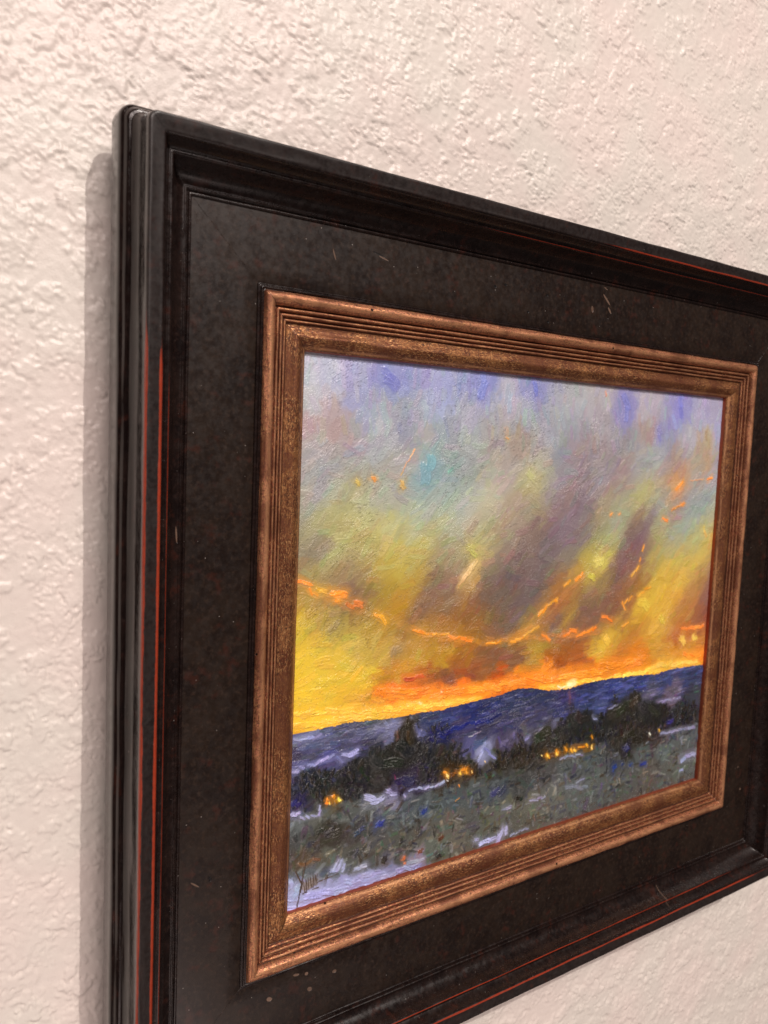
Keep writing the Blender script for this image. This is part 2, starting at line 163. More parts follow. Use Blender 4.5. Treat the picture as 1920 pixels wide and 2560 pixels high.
# ---------------------------------------------------------------- node helpers
class N:
    def __init__(s, name):
        s.m = bpy.data.materials.new(name); s.m.use_nodes = True; s.t = s.m.node_tree; s.n = s.t.nodes; s.l = s.t.links
        s.b = s.n['Principled BSDF']
    def new(s, t, **kw):
        x = s.n.new(t)
        for k, v in kw.items(): setattr(x, k, v)
        return x
    def put(s, node, key, v):
        i = node.inputs[key]
        if hasattr(v, 'is_linked') or isinstance(v, bpy.types.NodeSocket): s.l.new(v, i)
        elif isinstance(v, tuple) and len(v) == 3 and i.type == 'RGBA': i.default_value = (*v, 1)
        else: i.default_value = v
    def math(s, op, a, b=0.0, c=0.0, clamp=False):
        x = s.new('ShaderNodeMath', operation=op, use_clamp=clamp)
        s.put(x, 0, a); s.put(x, 1, b); s.put(x, 2, c); return x.outputs[0]
    def vmath(s, op, a, b=(0, 0, 0)):
        x = s.new('ShaderNodeVectorMath', operation=op); s.put(x, 0, a); s.put(x, 1, b); return x.outputs[0]
    def noise(s, vec, scale, detail=3, rough=.5, dist=0.0):
        x = s.new('ShaderNodeTexNoise'); s.put(x, 'Vector', vec); s.put(x, 'Scale', scale); s.put(x, 'Detail', detail)
        s.put(x, 'Roughness', rough); s.put(x, 'Distortion', dist); return x.outputs[0]
    def voro(s, vec, scale, feat='F1'):
        x = s.new('ShaderNodeTexVoronoi', feature=feat); s.put(x, 'Vector', vec); s.put(x, 'Scale', scale); return x
    def ramp(s, f, a, b, o0=0.0, o1=1.0, smooth=True):
        x = s.new('ShaderNodeMapRange', interpolation_type='SMOOTHSTEP' if smooth else 'LINEAR')
        s.put(x, 0, f); s.put(x, 1, a); s.put(x, 2, b); s.put(x, 3, o0); s.put(x, 4, o1); return x.outputs[0]
    def mix(s, f, a, b):
        x = s.new('ShaderNodeMix', data_type='RGBA'); s.put(x, 0, f); s.put(x, 6, a); s.put(x, 7, b); return x.outputs[2]
    def scale(s, vec, v):
        x = s.new('ShaderNodeMapping'); s.put(x, 'Vector', vec); s.put(x, 'Scale', v); return x.outputs[0]
    def rotz(s, vec, ang, v, axis=2):
        x = s.new('ShaderNodeMapping'); s.put(x, 'Vector', vec); r = [0, 0, 0]; r[axis] = ang
        s.put(x, 'Rotation', tuple(r)); y = s.new('ShaderNodeMapping'); s.l.new(x.outputs[0], y.inputs[0]); s.put(y, 'Scale', v); return y.outputs[0]
    def xyz(s, vec):
        x = s.new('ShaderNodeSeparateXYZ'); s.put(x, 0, vec); return x.outputs
    def bump(s, h, dist, strength=1.0, normal=None):
        x = s.new('ShaderNodeBump'); s.put(x, 'Height', h); s.put(x, 'Distance', dist); s.put(x, 'Strength', strength)
        if normal is not None: s.l.new(normal, x.inputs['Normal'])
        return x.outputs[0]
    def out(s, **kw):
        for k, v in kw.items(): s.put(s.b, k.replace('_', ' '), v)
        return s.m
    def obj(s): return s.new('ShaderNodeTexCoord').outputs['Object']
    def seam(s, ob, w):           # hairline where the mitred rails meet
        q = s.xyz(ob); dx = s.math('SUBTRACT', s.math('ABSOLUTE', q[0]), 146.0); dz = s.math('SUBTRACT', s.math('ABSOLUTE', s.math('SUBTRACT', q[2], ZC * 1000)), 0.41557 * 292)
        wob_ = s.math('MULTIPLY', s.math('SUBTRACT', s.noise(ob, .25, 3), .5), .5)
        d = s.math('ABSOLUTE', s.math('ADD', s.math('SUBTRACT', dx, dz), wob_))
        return s.math('MULTIPLY', s.ramp(d, w * .4, w * 1.6, 1, 0), s.ramp(s.noise(ob, .3, 3), .38, .55, .25, 1))
    def uv(s): return s.new('ShaderNodeTexCoord').outputs['UV']

def lin(r, g, b):
    f = lambda c: c / 12.92 if c <= .04045 else ((c + .055) / 1.055) ** 2.4
    return tuple(f(c / 255) for c in (r, g, b))

# ---------------------------------------------------------------- noise fields (numpy, periodic)
rng = np.random.default_rng(11)
def spectral(n, lo, hi, seed, ani=None):
    """band-limited noise on an n x n tile, wavelengths lo..hi in samples, unit deviation"""
    g = np.random.default_rng(seed).standard_normal((n, n)).astype(np.float32)
    F = np.fft.rfft2(g); ky = np.fft.fftfreq(n)[:, None]; kx = np.fft.rfftfreq(n)[None, :]
    if ani:
        a, st = ani; c, s_ = math.cos(a), math.sin(a); u = kx * c + ky * s_; v = -kx * s_ + ky * c; k = np.sqrt((u * st) ** 2 + v * v)
    else: k = np.sqrt(kx * kx + ky * ky)
    Fm = np.exp(-(k * lo) ** 2 * 1.2) * (1 - np.exp(-(k * hi) ** 2 * 1.2))
    o = np.fft.irfft2(F * Fm, s=(n, n)); return (o / o.std()).astype(np.float32)
def samp(T, x, y):
    n = T.shape[0]; x = x % n; y = y % n; xi = x.astype(int) % n; yi = y.astype(int) % n; fx = x - np.floor(x); fy = y - np.floor(y)
    x1 = (xi + 1) % n; y1 = (yi + 1) % n
    return (T[yi, xi] * (1 - fx) + T[yi, x1] * fx) * (1 - fy) + (T[y1, xi] * (1 - fx) + T[y1, x1] * fx) * fy
def sstep(a, b, x):
    t = np.clip((x - a) / (b - a), 0, 1); return t * t * (3 - 2 * t)

def mesh_from(name, co, faces, mat, parent=None, uv=None, col=None, smooth=True):
    me = bpy.data.meshes.new(name); co = np.asarray(co, np.float32); faces = np.asarray(faces, np.int32)
    me.vertices.add(len(co)); me.vertices.foreach_set('co', co.ravel())
    me.loops.add(faces.size); me.polygons.add(len(faces))
    me.loops.foreach_set('vertex_index', faces.ravel())
    me.polygons.foreach_set('loop_start', np.arange(0, faces.size, faces.shape[1], dtype=np.int32))
    me.polygons.foreach_set('use_smooth', np.full(len(faces), smooth, dtype=bool))
    me.update(calc_edges=True)
    if uv is not None:
        l = me.uv_layers.new(name='UVMap'); l.data.foreach_set('uv', np.asarray(uv, np.float32)[faces.ravel()].ravel())
    if col is not None:
        a = me.color_attributes.new('paint', 'FLOAT_COLOR', 'POINT')
        a.data.foreach_set('color', np.concatenate([col, np.ones((len(col), 1))], 1).astype(np.float32).ravel())
    me.materials.append(mat); me.validate()
    o = bpy.data.objects.new(name, me); COL.objects.link(o)
    if parent: o.parent = parent
    return o
def gridfaces(nu, nv, off=0):
    i = np.arange(nu - 1)[:, None] * nv + np.arange(nv - 1)[None, :] + off
    return np.stack([i, i + 1, i + nv + 1, i + nv], -1).reshape(-1, 4)

# ---------------------------------------------------------------- the wall: rolled, lumpy white plaster
HW = -0.13 * 292
TS = 0.22                     # mm per noise sample
fine = spectral(2048, 5, 13, 3); broad = spectral(2048, 150, 500, 4); patchy = spectral(2048, 60, 200, 8); edge = spectral(2048, 7, 26, 5); mid = spectral(2048, 16, 40, 2)
def splats():                 # thrown and half-flattened dabs of plaster on a periodic tile
    n_ = 2048; H = np.zeros((n_, n_), np.float32); r = np.random.default_rng(5)
    for cnt, r0, r1, h0, h1, flat in ((700, 20, 48, .16, .30, .86), (4200, 7, 19, .20, .42, .72), (11000, 3, 7, .14, .34, .4)):
        for k in range(cnt):
            cx, cy = r.uniform(0, n_, 2); pm = patchy[int(cy), int(cx)]
            if r0 < 12 and pm < r.uniform(-1.0, .8): continue      # the small ones come in crowds
            rad = r.uniform(r0, r1) * (1 if r0 < 20 else r.uniform(.6, 1)); e = r.uniform(1, 1.9); a = r.uniform(0, 3.14); R_ = int(rad * e * 1.5) + 2
            yy = np.arange(int(cy) - R_, int(cy) + R_ + 1); xx = np.arange(int(cx) - R_, int(cx) + R_ + 1)
            X, Y = np.meshgrid(xx - cx, yy - cy); c_, s_ = math.cos(a), math.sin(a); U = (X * c_ + Y * s_) / e; V = -X * s_ + Y * c_
            ix = np.ix_(yy % n_, xx % n_)
            d = np.sqrt(U * U + V * V) / rad + .20 * edge[ix] + .10 * mid[ix]
            sh = np.clip((1 - d) / (1 - flat), 0, 1); sh = sh * (2 - sh) * r.uniform(h0, h1)
            H[ix] = np.maximum(H[ix], sh + .35 * H[ix] * (sh > 0))
    F = np.fft.rfft2(H); k = np.sqrt(np.fft.fftfreq(n_)[:, None] ** 2 + np.fft.rfftfreq(n_)[None] ** 2)
    return np.fft.irfft2(F * np.exp(-(k * 2.4) ** 2), s=(n_, n_)).astype(np.float32)
SPL = splats()
def wall_h(X, Y):
    x = X / TS; y = Y / TS
    c_, s_ = math.cos(.6), math.sin(.6)
    h = samp(SPL, x + 300, y + 700) * 1.7
    fi = samp(fine, x, y); mi = samp(mid, x * c_ - y * s_, x * s_ + y * c_); br = samp(broad, x * .5, y * .5); pt = samp(patchy, x + 300, y + 700)
    return h + .05 * fi * sstep(-1.2, .8, pt) + .05 * mi + .10 * br

n = N('wall_paint'); ob = n.scale(n.obj(), (1000, 1000, 1000))
v1 = n.noise(ob, .02, 3); v2 = n.noise(ob, 1.6, 4, .6); v3 = n.noise(ob, .35, 3, .6)
c = n.mix(n.ramp(v1, .35, .65), lin(232, 221, 214), lin(228, 222, 214))
c = n.mix(n.ramp(v3, .62, .8, 0, .35), c, lin(205, 190, 180))
bm = n.bump(v2, 0.00016, .8)
wall_mat = n.out(Base_Color=c, Roughness=.36, Specular_IOR_Level=.5, Normal=bm)

def patch(xs, ys, flat=False):
    X, Y = np.meshgrid(xs, ys, indexing='ij'); H = wall_h(X, Y) if not flat else np.zeros_like(X)
    return np.stack([X * MM, -(HW + H - .3) * MM, ZC + Y * MM], -1).reshape(-1, 3), gridfaces(len(xs), len(ys))
xa = np.arange(-310, -203, .56); xb = np.concatenate([[xa[-1]], np.arange(-202.4, 200, .76)]); xr = np.concatenate([[xb[-1]], np.arange(xb[-1] + .76, 330, .76)]); xm = np.linspace(xa[-1], xb[-1], 12)
y0 = np.arange(-372, -196, .78); y1 = np.concatenate([[y0[-1]], np.arange(-195.4, 168, .64)]); y2 = np.concatenate([[y1[-1]], np.arange(168.6, 396, .58)])
pieces = [(xa, y0), (xa, y1), (xa, y2), (xb, y0), (xb, y2), (xm, y1), (xr, y0), (xr, y1), (xr, y2)]
X0, X1, Y0, Y1 = xa[0], xr[-1], y0[0], y2[-1]
for a, b, c_, d, st_ in [(-620, X0, -620, 640, 4), (X1, 640, -620, 640, 4), (X0, X1, -620, Y0, 4), (X0, X1, Y1, 640, 4),
                         (-2500, -620, -1500, 2000, 40), (640, 2500, -1500, 2000, 40), (-620, 640, -1500, -620, 40), (-620, 640, 640, 2000, 40)]:
    pieces.append((np.linspace(a, b, max(2, int((b - a) / st_))), np.linspace(c_, d, max(2, int((d - c_) / st_)))))
cos, fs, off = [], [], 0
for xs, ys in pieces:
    c_, f_ = patch(np.asarray(xs, float), np.asarray(ys, float)); cos.append(c_); fs.append(f_ + off); off += len(c_)
wall = mesh_from('wall', np.concatenate(cos), np.concatenate(fs)[:, ::-1], wall_mat)
wall['kind'] = 'structure'

# ---------------------------------------------------------------- the framed picture
root = bpy.data.objects.new('framed_painting', None); COL.objects.link(root); root.location = P(0, 0, HW)
root['label'] = 'dark wood frame with worn bronze liner holding a sunset landscape, on white plaster wall'
root['category'] = 'framed painting'
bpy.context.view_layer.update()
PINV = Matrix.Translation(-Vector(root.location))
def own(o):                   # child meshes keep world-placed vertices
    o.parent = root; o.matrix_parent_inverse = PINV; return o

HW_, HH_ = 146.0, 0.41557 * 292                 # half size of the sight opening (mm)
def corner_r(e):
    return float(np.interp(e, [0, 20, 24, 50, 60, 65.5, 71, 77], [.35, .9, .5, .5, .6, 1.0, 3.2, 5.0]))
wob = spectral(512, 18, 90, 21)
def rail(name, prof, side, mat, step=3.0, wobble=.06):
    """one mitred length of moulding; prof = [(e outward from the opening, h)], side 0 top, 1 right, 2 bottom, 3 left"""
    prof = np.asarray(prof, float)
    arc = np.concatenate([[0], np.cumsum(np.hypot(*np.diff(prof, axis=0).T))])
    A, B = (HW_, HH_) if side % 2 == 0 else (HH_, HW_)          # half length, half distance
    K = 6; nseg = int(2 * A / step); co = []; uv = []
    for j, (e, h) in enumerate(prof):
        r = corner_r(e); a = A + e; b = B + e; pts = []
        for k in range(K + 1):
            t = math.radians(45 + 45 * k / K); pts.append((-(a - r) - r * math.cos(t), b - r + r * math.sin(t)))
        pts[-1] = (-(a - r), b)
        for k in range(1, nseg): pts.append((-(a - r) + 2 * (a - r) * k / nseg, b))
        for k in range(K + 1):
            t = math.radians(90 - 45 * k / K); pts.append(((a - r) + r * math.cos(t), b - r + r * math.sin(t)))
        p = np.array(pts)
        wv = samp(wob, p[:, 0] * .8 + 97 * side, np.full(len(p), j * 4.0 + 31 * side)) * wobble
        fade = np.clip((a - r - np.abs(p[:, 0])) / 6, 0, 1); wv = wv * fade
        px, py = p[:, 0], p[:, 1] + wv * .5
        if side == 0: X, Y = px, py
        elif side == 1: X, Y = py, -px
        elif side == 2: X, Y = -px, -py
        else: X, Y = -py, px
        H = h + wv
        co.append(np.stack([X * MM, -H * MM, ZC + Y * MM], -1)); uv.append(np.stack([p[:, 0] + 700 * side, np.full(len(p), arc[j])], -1))
    co = np.array(co); nu, nv = co.shape[:2]
    return own(mesh_from(name, co.reshape(-1, 3), gridfaces(nu, nv), mat, uv=np.array(uv).reshape(-1, 2)))
def rounded(pts, keep=()):    # soften a moulding profile a little: Chaikin on all inner points
    p = [np.array(q, float) for q in pts]; o = [p[0]]
    for a, b in zip(p[:-1], p[1:]):
        l = np.linalg.norm(b - a); t = min(.25, .35 / l) if l > 0 else .25
        o += [a + (b - a) * t, b - (b - a) * t]
    o.append(p[-1]); return [tuple(q) for q in o]
def arc_at(prof, e, h):
    prof = np.asarray(prof); arc = np.concatenate([[0], np.cumsum(np.hypot(*np.diff(prof, axis=0).T))])
    return float(arc[np.argmin(np.hypot(prof[:, 0] - e, prof[:, 1] - h))])

OUT = [(50.4, -17.6), (50.5, -16.7), (50.7, -16.0), (51.2, -15.55), (51.8, -15.7), (52.1, -16.4), (52.4, -16.5), (52.6, -15.6), (53.0, -15.2), (53.5, -15.25),
       (53.7, -15.6), (54.2, -15.6), (55.2, -15.3), (56.6, -14.5), (57.9, -13.1), (59.0, -11.2), (59.9, -9.0), (60.5, -7.2), (60.75, -6.5), (61.3, -6.2), (61.9, -6.3),
       (62.3, -6.7), (62.8, -6.3), (63.5, -5.2), (64.3, -3.4), (64.8, -2.0), (65.2, -1.3), (65.8, -.95), (66.6, -.85), (68.5, -.4), (70.0, -.1), (70.7, -.05), (71.2, -.45), (71.45, -1.3),
       (71.55, -3), (71.6, -5), (71.75, -7.5), (72.1, -9.5), (72.8, -11.1), (73.4, -12.0), (73.8, -12.6), (74.3, -12.5), (74.9, -12.9), (75.5, -13.9), (75.8, -14.5), (76.3, -14.7),
       (76.9, -15.6), (77.1, -17.5), (77.15, -21), (77.1, -25.0), (76.7, -26.2), (75.5, -27), (72, -27.5), (64, -27.5), (63, -28.2), (63, -37.6), (58, -37.9)]
OUT = rounded(OUT)
LIN = [(-.05, -24.5), (0, -22.0), (0.05, -20.7), (.35, -20.1), (1.0, -19.7), (2.1, -18.7), (3.3, -17.8), (4.6, -17.3), (5.7, -17.3), (6.8, -17.8), (8.2, -18.5), (9.4, -18.75), (10.1, -18.7),
       (10.35, -18.0), (10.8, -17.5), (11.3, -17.6), (11.6, -18.2), (11.95, -18.2), (12.1, -17.3), (12.6, -16.7), (13.2, -16.8), (13.5, -17.5), (13.9, -17.5), (14.05, -16.4),
       (14.6, -15.7), (15.2, -15.8), (15.55, -16.6), (16.0, -16.6), (16.2, -15.4), (16.7, -14.5), (17.5, -13.8), (18.5, -13.4), (19.5, -13.45), (20.4, -13.9), (21.0, -14.6), (21.25, -15.3)]
LIN = rounded(LIN)
FIL = [(21.2, -15.5), (21.5, -15.7), (21.9, -15.2), (22.3, -15.2), (22.6, -15.7), (22.9, -16.0), (23.2, -15.8), (23.5, -15.85), (23.7, -16.3), (23.8, -17.2)]
FIL = rounded(FIL)
PAN = [(23.6, -16.6), (24.2, -16.4), (30, -16.38), (37, -16.36), (44, -16.38), (50.6, -16.42)]

# black lacquer, rubbed through to red clay along the high edges
def lacquer(name, lines, base, base2, rough0, rough1, speck=.6, marks=(), zones=None):
    n = N(name); uv = n.scale(n.uv(), (1, 1, 1)); u, v = n.xyz(uv)[0], n.xyz(uv)[1]; ob = n.scale(n.obj(), (1000, 1000, 1000))
    mott = n.noise(ob, .09, 5, .62); m2 = n.noise(ob, .5, 5, .65); hair = n.noise(ob, 1.6, 3, .7, 1.2)
    c = n.mix(n.ramp(mott, .35, .65), base, base2)
    c = n.mix(n.ramp(m2, .48, .72, 0, .7), c, tuple(q * 2.1 for q in base2))
    c = n.mix(n.ramp(n.noise(ob, .16, 4, .6), .56, .72, 0, .55), c, (.045, .012, .007))
    c = n.mix(n.ramp(hair, .66, .8, 0, .5), c, (.075, .055, .040))
    red_f = None
    for v0, wid, spans in lines:                              # arc position, half width, stretches (u0, u1, strength) where it is rubbed
        wn = n.noise(n.scale(uv, (.06, .02, 1)), 1.0, 4, .6); wv = n.noise(n.scale(uv, (.5, .3, 1)), 1.0, 3)
        off = n.noise(n.scale(uv, (.012, 0, 1)), 1.0, 2)
        gate = None; un = n.math('ADD', u, n.math('MULTIPLY', n.noise(n.scale(uv, (.04, .8, 1)), 1.0, 4, .7), 34))
        for u0, u1, st_ in spans:
            g = n.math('MULTIPLY', n.math('MULTIPLY', n.ramp(un, u0, u0 + 30), n.ramp(un, u1 + 17 - 24, u1 + 17, 1, 0)), st_)
            gate = g if gate is None else n.math('MAXIMUM', gate, g)
        gate = n.math('MULTIPLY', gate, n.ramp(n.noise(n.scale(n.vmath('ADD', uv, (v0 * 37.0, 0, 0)), (.06, 0, 1)), 1.0, 4, .7), .30, .44, .6, 1))
        d = n.math('ABSOLUTE', n.math('SUBTRACT', v, n.math('ADD', v0 - .25, n.math('MULTIPLY', off, .5))))
        wd = n.math('MULTIPLY', n.math('ADD', n.math('MULTIPLY', wn, 1.1), n.math('MULTIPLY', wv, .25)), n.math('MULTIPLY', gate, wid * 1.25))
        f = n.ramp(n.math('DIVIDE', d, n.math('ADD', wd, .01)), .6, 1.15, 1, 0)
        f = n.math('MULTIPLY', f, n.math('MINIMUM', n.math('MULTIPLY', gate, 1.15), 1))
        red_f = f if red_f is None else n.math('MAXIMUM', red_f, f)
    if red_f is not None:
        rc = n.mix(n.noise(n.scale(uv, (.4, 1, 1)), 1.0, 4), (.24, .020, .008), (.40, .055, .018))
        c = n.mix(red_f, c, rc)
    vo = n.voro(ob, .33); sp = n.ramp(vo.outputs['Distance'], .035, .075, 1, 0)
    rnd = n.xyz(vo.outputs['Color'])[0]; sp = n.math('MULTIPLY', sp, n.ramp(rnd, 1 - speck * .35, 1 - speck * .35 + .05))
    vo2 = n.voro(ob, .9); sp2 = n.ramp(vo2.outputs['Distance'], .07, .12, 1, 0); sp2 = n.math('MULTIPLY', sp2, n.ramp(n.xyz(vo2.outputs['Color'])[1], .9, .93, 0, .5))
    sp = n.math('MULTIPLY', n.math('MAXIMUM', sp, sp2), .7)
    c = n.mix(sp, c, (.5, .46, .42))
    dent = None
    for (mx, my, ml, mw, ang, tone) in marks:
        rel = n.rotz(n.vmath('SUBTRACT', ob, (mx, 0, my + ZC * 1000)), math.radians(ang), (1, 1, 1), axis=1)
        q = n.xyz(rel); qq = n.math('ADD', n.math('POWER', n.math('DIVIDE', q[0], ml), 2), n.math('POWER', n.math('DIVIDE', q[2], mw), 2))
        e = n.ramp(n.math('ADD', qq, n.math('MULTIPLY', n.math('SUBTRACT', m2, .5), .9)), .7, 1.15, 1, 0)
        c = n.mix(n.math('MULTIPLY', e, abs(tone)), c, (.19, .12, .085) if tone > 0 else (.004, .003, .003))
        dent = e if dent is None else n.math('MAXIMUM', dent, e)
    hgt = n.math('SUBTRACT', n.math('ADD', n.math('MULTIPLY', m2, .5), n.math('MULTIPLY', hair, .25)), n.math('MULTIPLY', n.seam(ob, .18), 1.6))
    if dent is not None: hgt = n.math('SUBTRACT', hgt, n.math('MULTIPLY', dent, 3.0))
    hgt = n.math('ADD', hgt, n.math('MULTIPLY', sp, .6))
    rg = n.ramp(n.noise(ob, .35, 4, .7), .3, .7, rough0, rough1)
    cw = .25
    if zones:                                                 # the flat top edge is matt with a paler mottle, the sides keep their polish
        z0, z1 = zones; flat = n.math('MULTIPLY', n.ramp(v, z0 - .3, z0 + .3), n.ramp(v, z1 - .3, z1 + .2, 1, 0)); side = n.ramp(v, z1 - .1, z1 + .8)
        rg = n.math('ADD', rg, n.math('MULTIPLY', flat, .22)); rg = n.math('SUBTRACT', rg, n.math('MULTIPLY', side, .12))
        cw = n.math('SUBTRACT', .22, n.math('MULTIPLY', side, .12)); c = n.mix(n.math('MULTIPLY', flat, n.ramp(n.noise(ob, .75, 4, .7), .42, .6, .0, .9)), c, (.019, .0140, .0130))
        c = n.mix(n.math('MULTIPLY', red_f, flat), c, rc)
    return n.out(Base_Color=c, Roughness=rg, Specular_IOR_Level=.5, Normal=n.bump(hgt, .00008, .8), Coat_Weight=cw, Coat_Roughness=.16)
v_fo = arc_at(OUT, 71.3, -.7); v_fi = arc_at(OUT, 65.6, -1.05); v_ri = arc_at(OUT, 61.1, -6.25)
m_out = lacquer('black_lacquer', [
    (v_fo, .74, [(1850, 2232, 1.35)]), (v_fi, .66, [(1850, 2225, 1.3), (1212, 1720, .75), (20, 215, .75), (600, 760, .6)]), (v_ri, .34, [(1850, 2215, .5), (1240, 1720, .8), (-60, 230, .55)])], (.0062, .0032, .0030), (.0135, .0075, .0062), .20, .36, .35,
                zones=(v_fi, v_fo), marks=[(-200.4, 47.7, .35, 3.2, 4, .8), (103.3, -181.2, .5, 4.5, -6, .45)])
m_pan = lacquer('frieze_lacquer', [], (.0085, .0044, .0032), (.0170, .0100, .0066), .30, .46, .8, marks=[
    (-114.7, 164.5, 3.4, .4, -14, -.9), (-112, 163.3, 2.6, .35, -14, .6), (-136.1, 161.1, .4, 2.4, 20, .6), (-48.9, 160.5, 1.0, .7, 0, -1), (-42.4, 162.2, 1.0, .7, 0, -1),
    (-14.8, 161.1, .8, .6, 0, -1), (-27.1, 151.4, .8, .6, 0, -1), (-13.3, 148.3, .8, .6, 0, -1), (28.5, 164.6, 4.0, .55, -42, .75), (31.0, 159.5, 2.0, .6, -50, .75),
    (17.9, 158.5, .9, 1.8, 10, .5), (27.2, 170.3, 1.6, .4, -20, .5), (-155.7, -154.6, 1.4, 1.0, -25, .85), (-136, -157.1, 1.3, 1.0, -40, .6), (-123.5, -153.3, 1.2, .8, -10, .6),
    (-137.9, -149.3, .9, .8, 0, .8), (-143, -148.1, 1.6, .6, -10, .7), (-190, -93.4, 2.2, .35, -38, .7), (-183.7, -92.6, .6, 1.2, 20, -1), (184.2, -119.2, .7, .6, 0, .5), (188.6, -135.3, .8, .7, 0, .7)])

# worn bronze leaf over red bole
def gilt(name):
    n = N(name); uv = n.uv(); ob = n.scale(n.obj(), (1000, 1000, 1000)); v = n.xyz(uv)[1]
    st = n.noise(n.scale(uv, (.10, 1.3, 1)), 1.0, 5, .65); st2 = n.noise(n.scale(uv, (.5, 2.6, 1)), 1.0, 4, .7, .4); mo = n.noise(ob, .10, 4, .6); sp = n.noise(ob, 1.1, 4, .75, .8)
    arc = lambda e, h: arc_at(LIN, e, h)
    z_reed = n.math('MULTIPLY', n.ramp(v, arc(10.1, -18.7) - .3, arc(10.1, -18.7) + .2), n.ramp(v, arc(16, -16.6), arc(16, -16.6) + .6, 1, 0)); z_bead = n.ramp(v, arc(16, -16.6), arc(16, -16.6) + .8)
    c = n.mix(n.ramp(mo, .42, .58), (.17, .056, .025), (.35, .150, .056))
    c = n.mix(z_reed, c, (.24, .066, .036)); c = n.mix(z_bead, c, (.48, .19, .105))
    c = n.mix(n.ramp(st, .50, .62, 0, .75), c, (.13, .030, .015))
    c = n.mix(n.ramp(st2, .52, .60, 0, .8), c, (.86, .47, .20))
    c = n.mix(n.ramp(sp, .50, .58, 0, .85), c, (.055, .022, .011))
    c = n.mix(n.ramp(n.noise(ob, .05, 3), .50, .58, 0, .65), c, (.13, .040, .022))
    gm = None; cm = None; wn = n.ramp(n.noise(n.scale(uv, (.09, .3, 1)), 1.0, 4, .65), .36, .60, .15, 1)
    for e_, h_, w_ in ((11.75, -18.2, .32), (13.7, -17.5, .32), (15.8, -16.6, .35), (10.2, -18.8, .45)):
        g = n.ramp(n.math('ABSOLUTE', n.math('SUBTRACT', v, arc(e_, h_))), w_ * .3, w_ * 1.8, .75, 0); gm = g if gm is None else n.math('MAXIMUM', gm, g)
    for e_, h_, w_ in ((11.05, -17.5, .28), (12.8, -16.7, .30), (14.8, -15.7, .30), (18.3, -13.45, .9), (1.3, -19.5, .5)):  # crest lines: worn leaf with highlights painted into the colour
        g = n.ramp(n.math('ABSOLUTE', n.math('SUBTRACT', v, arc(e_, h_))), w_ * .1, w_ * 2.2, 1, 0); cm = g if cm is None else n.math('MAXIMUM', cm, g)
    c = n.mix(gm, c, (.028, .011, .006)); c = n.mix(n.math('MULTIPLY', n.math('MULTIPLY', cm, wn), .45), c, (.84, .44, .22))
    # clay edge next to the picture stays bare
    c = n.mix(n.ramp(v, 3.6, 4.4, .85, 0), c, (.40, .085, .040))
    vo = n.voro(ob, .12); pit = n.math('MULTIPLY', n.ramp(vo.outputs['Distance'], .05, .09, 1, 0), n.ramp(n.xyz(vo.outputs['Color'])[0], .6, .62))
    c = n.mix(pit, c, (.012, .006, .004))
    sc = n.noise(n.rotz(ob, .7, (.25, 1, 3.2), axis=1), 1.0, 2, .5); scr = n.ramp(sc, .735, .75)
    c = n.mix(scr, c, (.03, .012, .006))
    sm = n.seam(ob, .22); c = n.mix(n.math('MULTIPLY', sm, .85), c, (.025, .010, .006))
    met = n.ramp(sp, .4, .7, .72, .3)
    h = n.math('ADD', n.math('MULTIPLY', st, .8), n.math('ADD', n.math('MULTIPLY', sp, .6), n.math('MULTIPLY', st2, .4)))
    h = n.math('SUBTRACT', h, n.math('ADD', n.math('MULTIPLY', pit, 3), n.math('MULTIPLY', scr, 1.5)))
    return n.out(Base_Color=c, Metallic=met, Roughness=n.ramp(st2, .35, .65, .54, .38), Normal=n.bump(h, .00016, .9))
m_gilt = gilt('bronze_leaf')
n = N('dark_board'); m_dark = n.out(Base_Color=n.mix(n.noise(n.obj(), 60, 3), (.03, .02, .014), (.06, .04, .03)), Roughness=.8)

for s in range(4):
    rail('moulding_rail', OUT, s, m_out)
    rail('frieze_board', PAN, s, m_pan, wobble=.03)
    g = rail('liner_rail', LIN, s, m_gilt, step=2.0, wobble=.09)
    rail('black_fillet', FIL, s, m_out, step=2.0, wobble=.05)
def box(name, x0, x1, y0, y1, h0, h1, mat):
    c = [P(x, y, h) for h in (h0, h1) for y in (y0, y1) for x in (x0, x1)]
    f = [(0, 1, 3, 2), (4, 6, 7, 5), (0, 4, 5, 1), (2, 3, 7, 6), (0, 2, 6, 4), (1, 5, 7, 3)]
    return own(mesh_from(name, c, f, mat, smooth=False))
box('backing_board', -HW_ - 60, HW_ + 60, -HH_ - 60, HH_ + 60, -29.5, -27, m_dark)

# ---------------------------------------------------------------- the oil painting: strokes laid down in numpy, relief and colour on one dense mesh
PW, PH = 2 * HW_, 2 * HH_
NX = 846; NY = 704; px = (PW + 3) / (NX - 1)                  # the board runs 1.5 mm under the lip
gx = -1.5 + np.arange(NX) * px; gy = -1.5 + np.arange(NY) * (PH + 3) / (NY - 1)
GX, GY = np.meshgrid(gx, gy)
def parse(s, k): return [np.array([float(q) for q in e.split(',')]) for e in s.split(';')]
sky = np.array(parse(SKY, 5)); land = np.array(parse(LAND, 5)); ridge = np.array(parse(RIDGE, 2)); strokes = parse(STROKES, 8)
for q in sky:
    g_ = q[2:5].mean(); f_ = .30 if q[4] > q[2] else (.06 if q[4] > .75 * q[2] else -.10)
    q[2:5] = q[2:5] + (g_ - q[2:5]) * f_
    if q[2] > 200 and q[3] < 136: q[3] += 20
for q in land:
    g_ = q[2:5].mean()
    if 60 < g_ < 110 and q[4] <= q[3]: q[2:5] += (-3, 0, 9)
    q[2:5] = (q[2:5] + (g_ - q[2:5]) * (.16 if q[4] > q[2] + 20 else 0)) * (.93 if g_ < 70 else .96)
for q in strokes:
    if q[5] > 210 and q[6] < 134: q[6] += 30
wq = [spectral(1024, 14, 60, 40 + i) for i in range(2)]
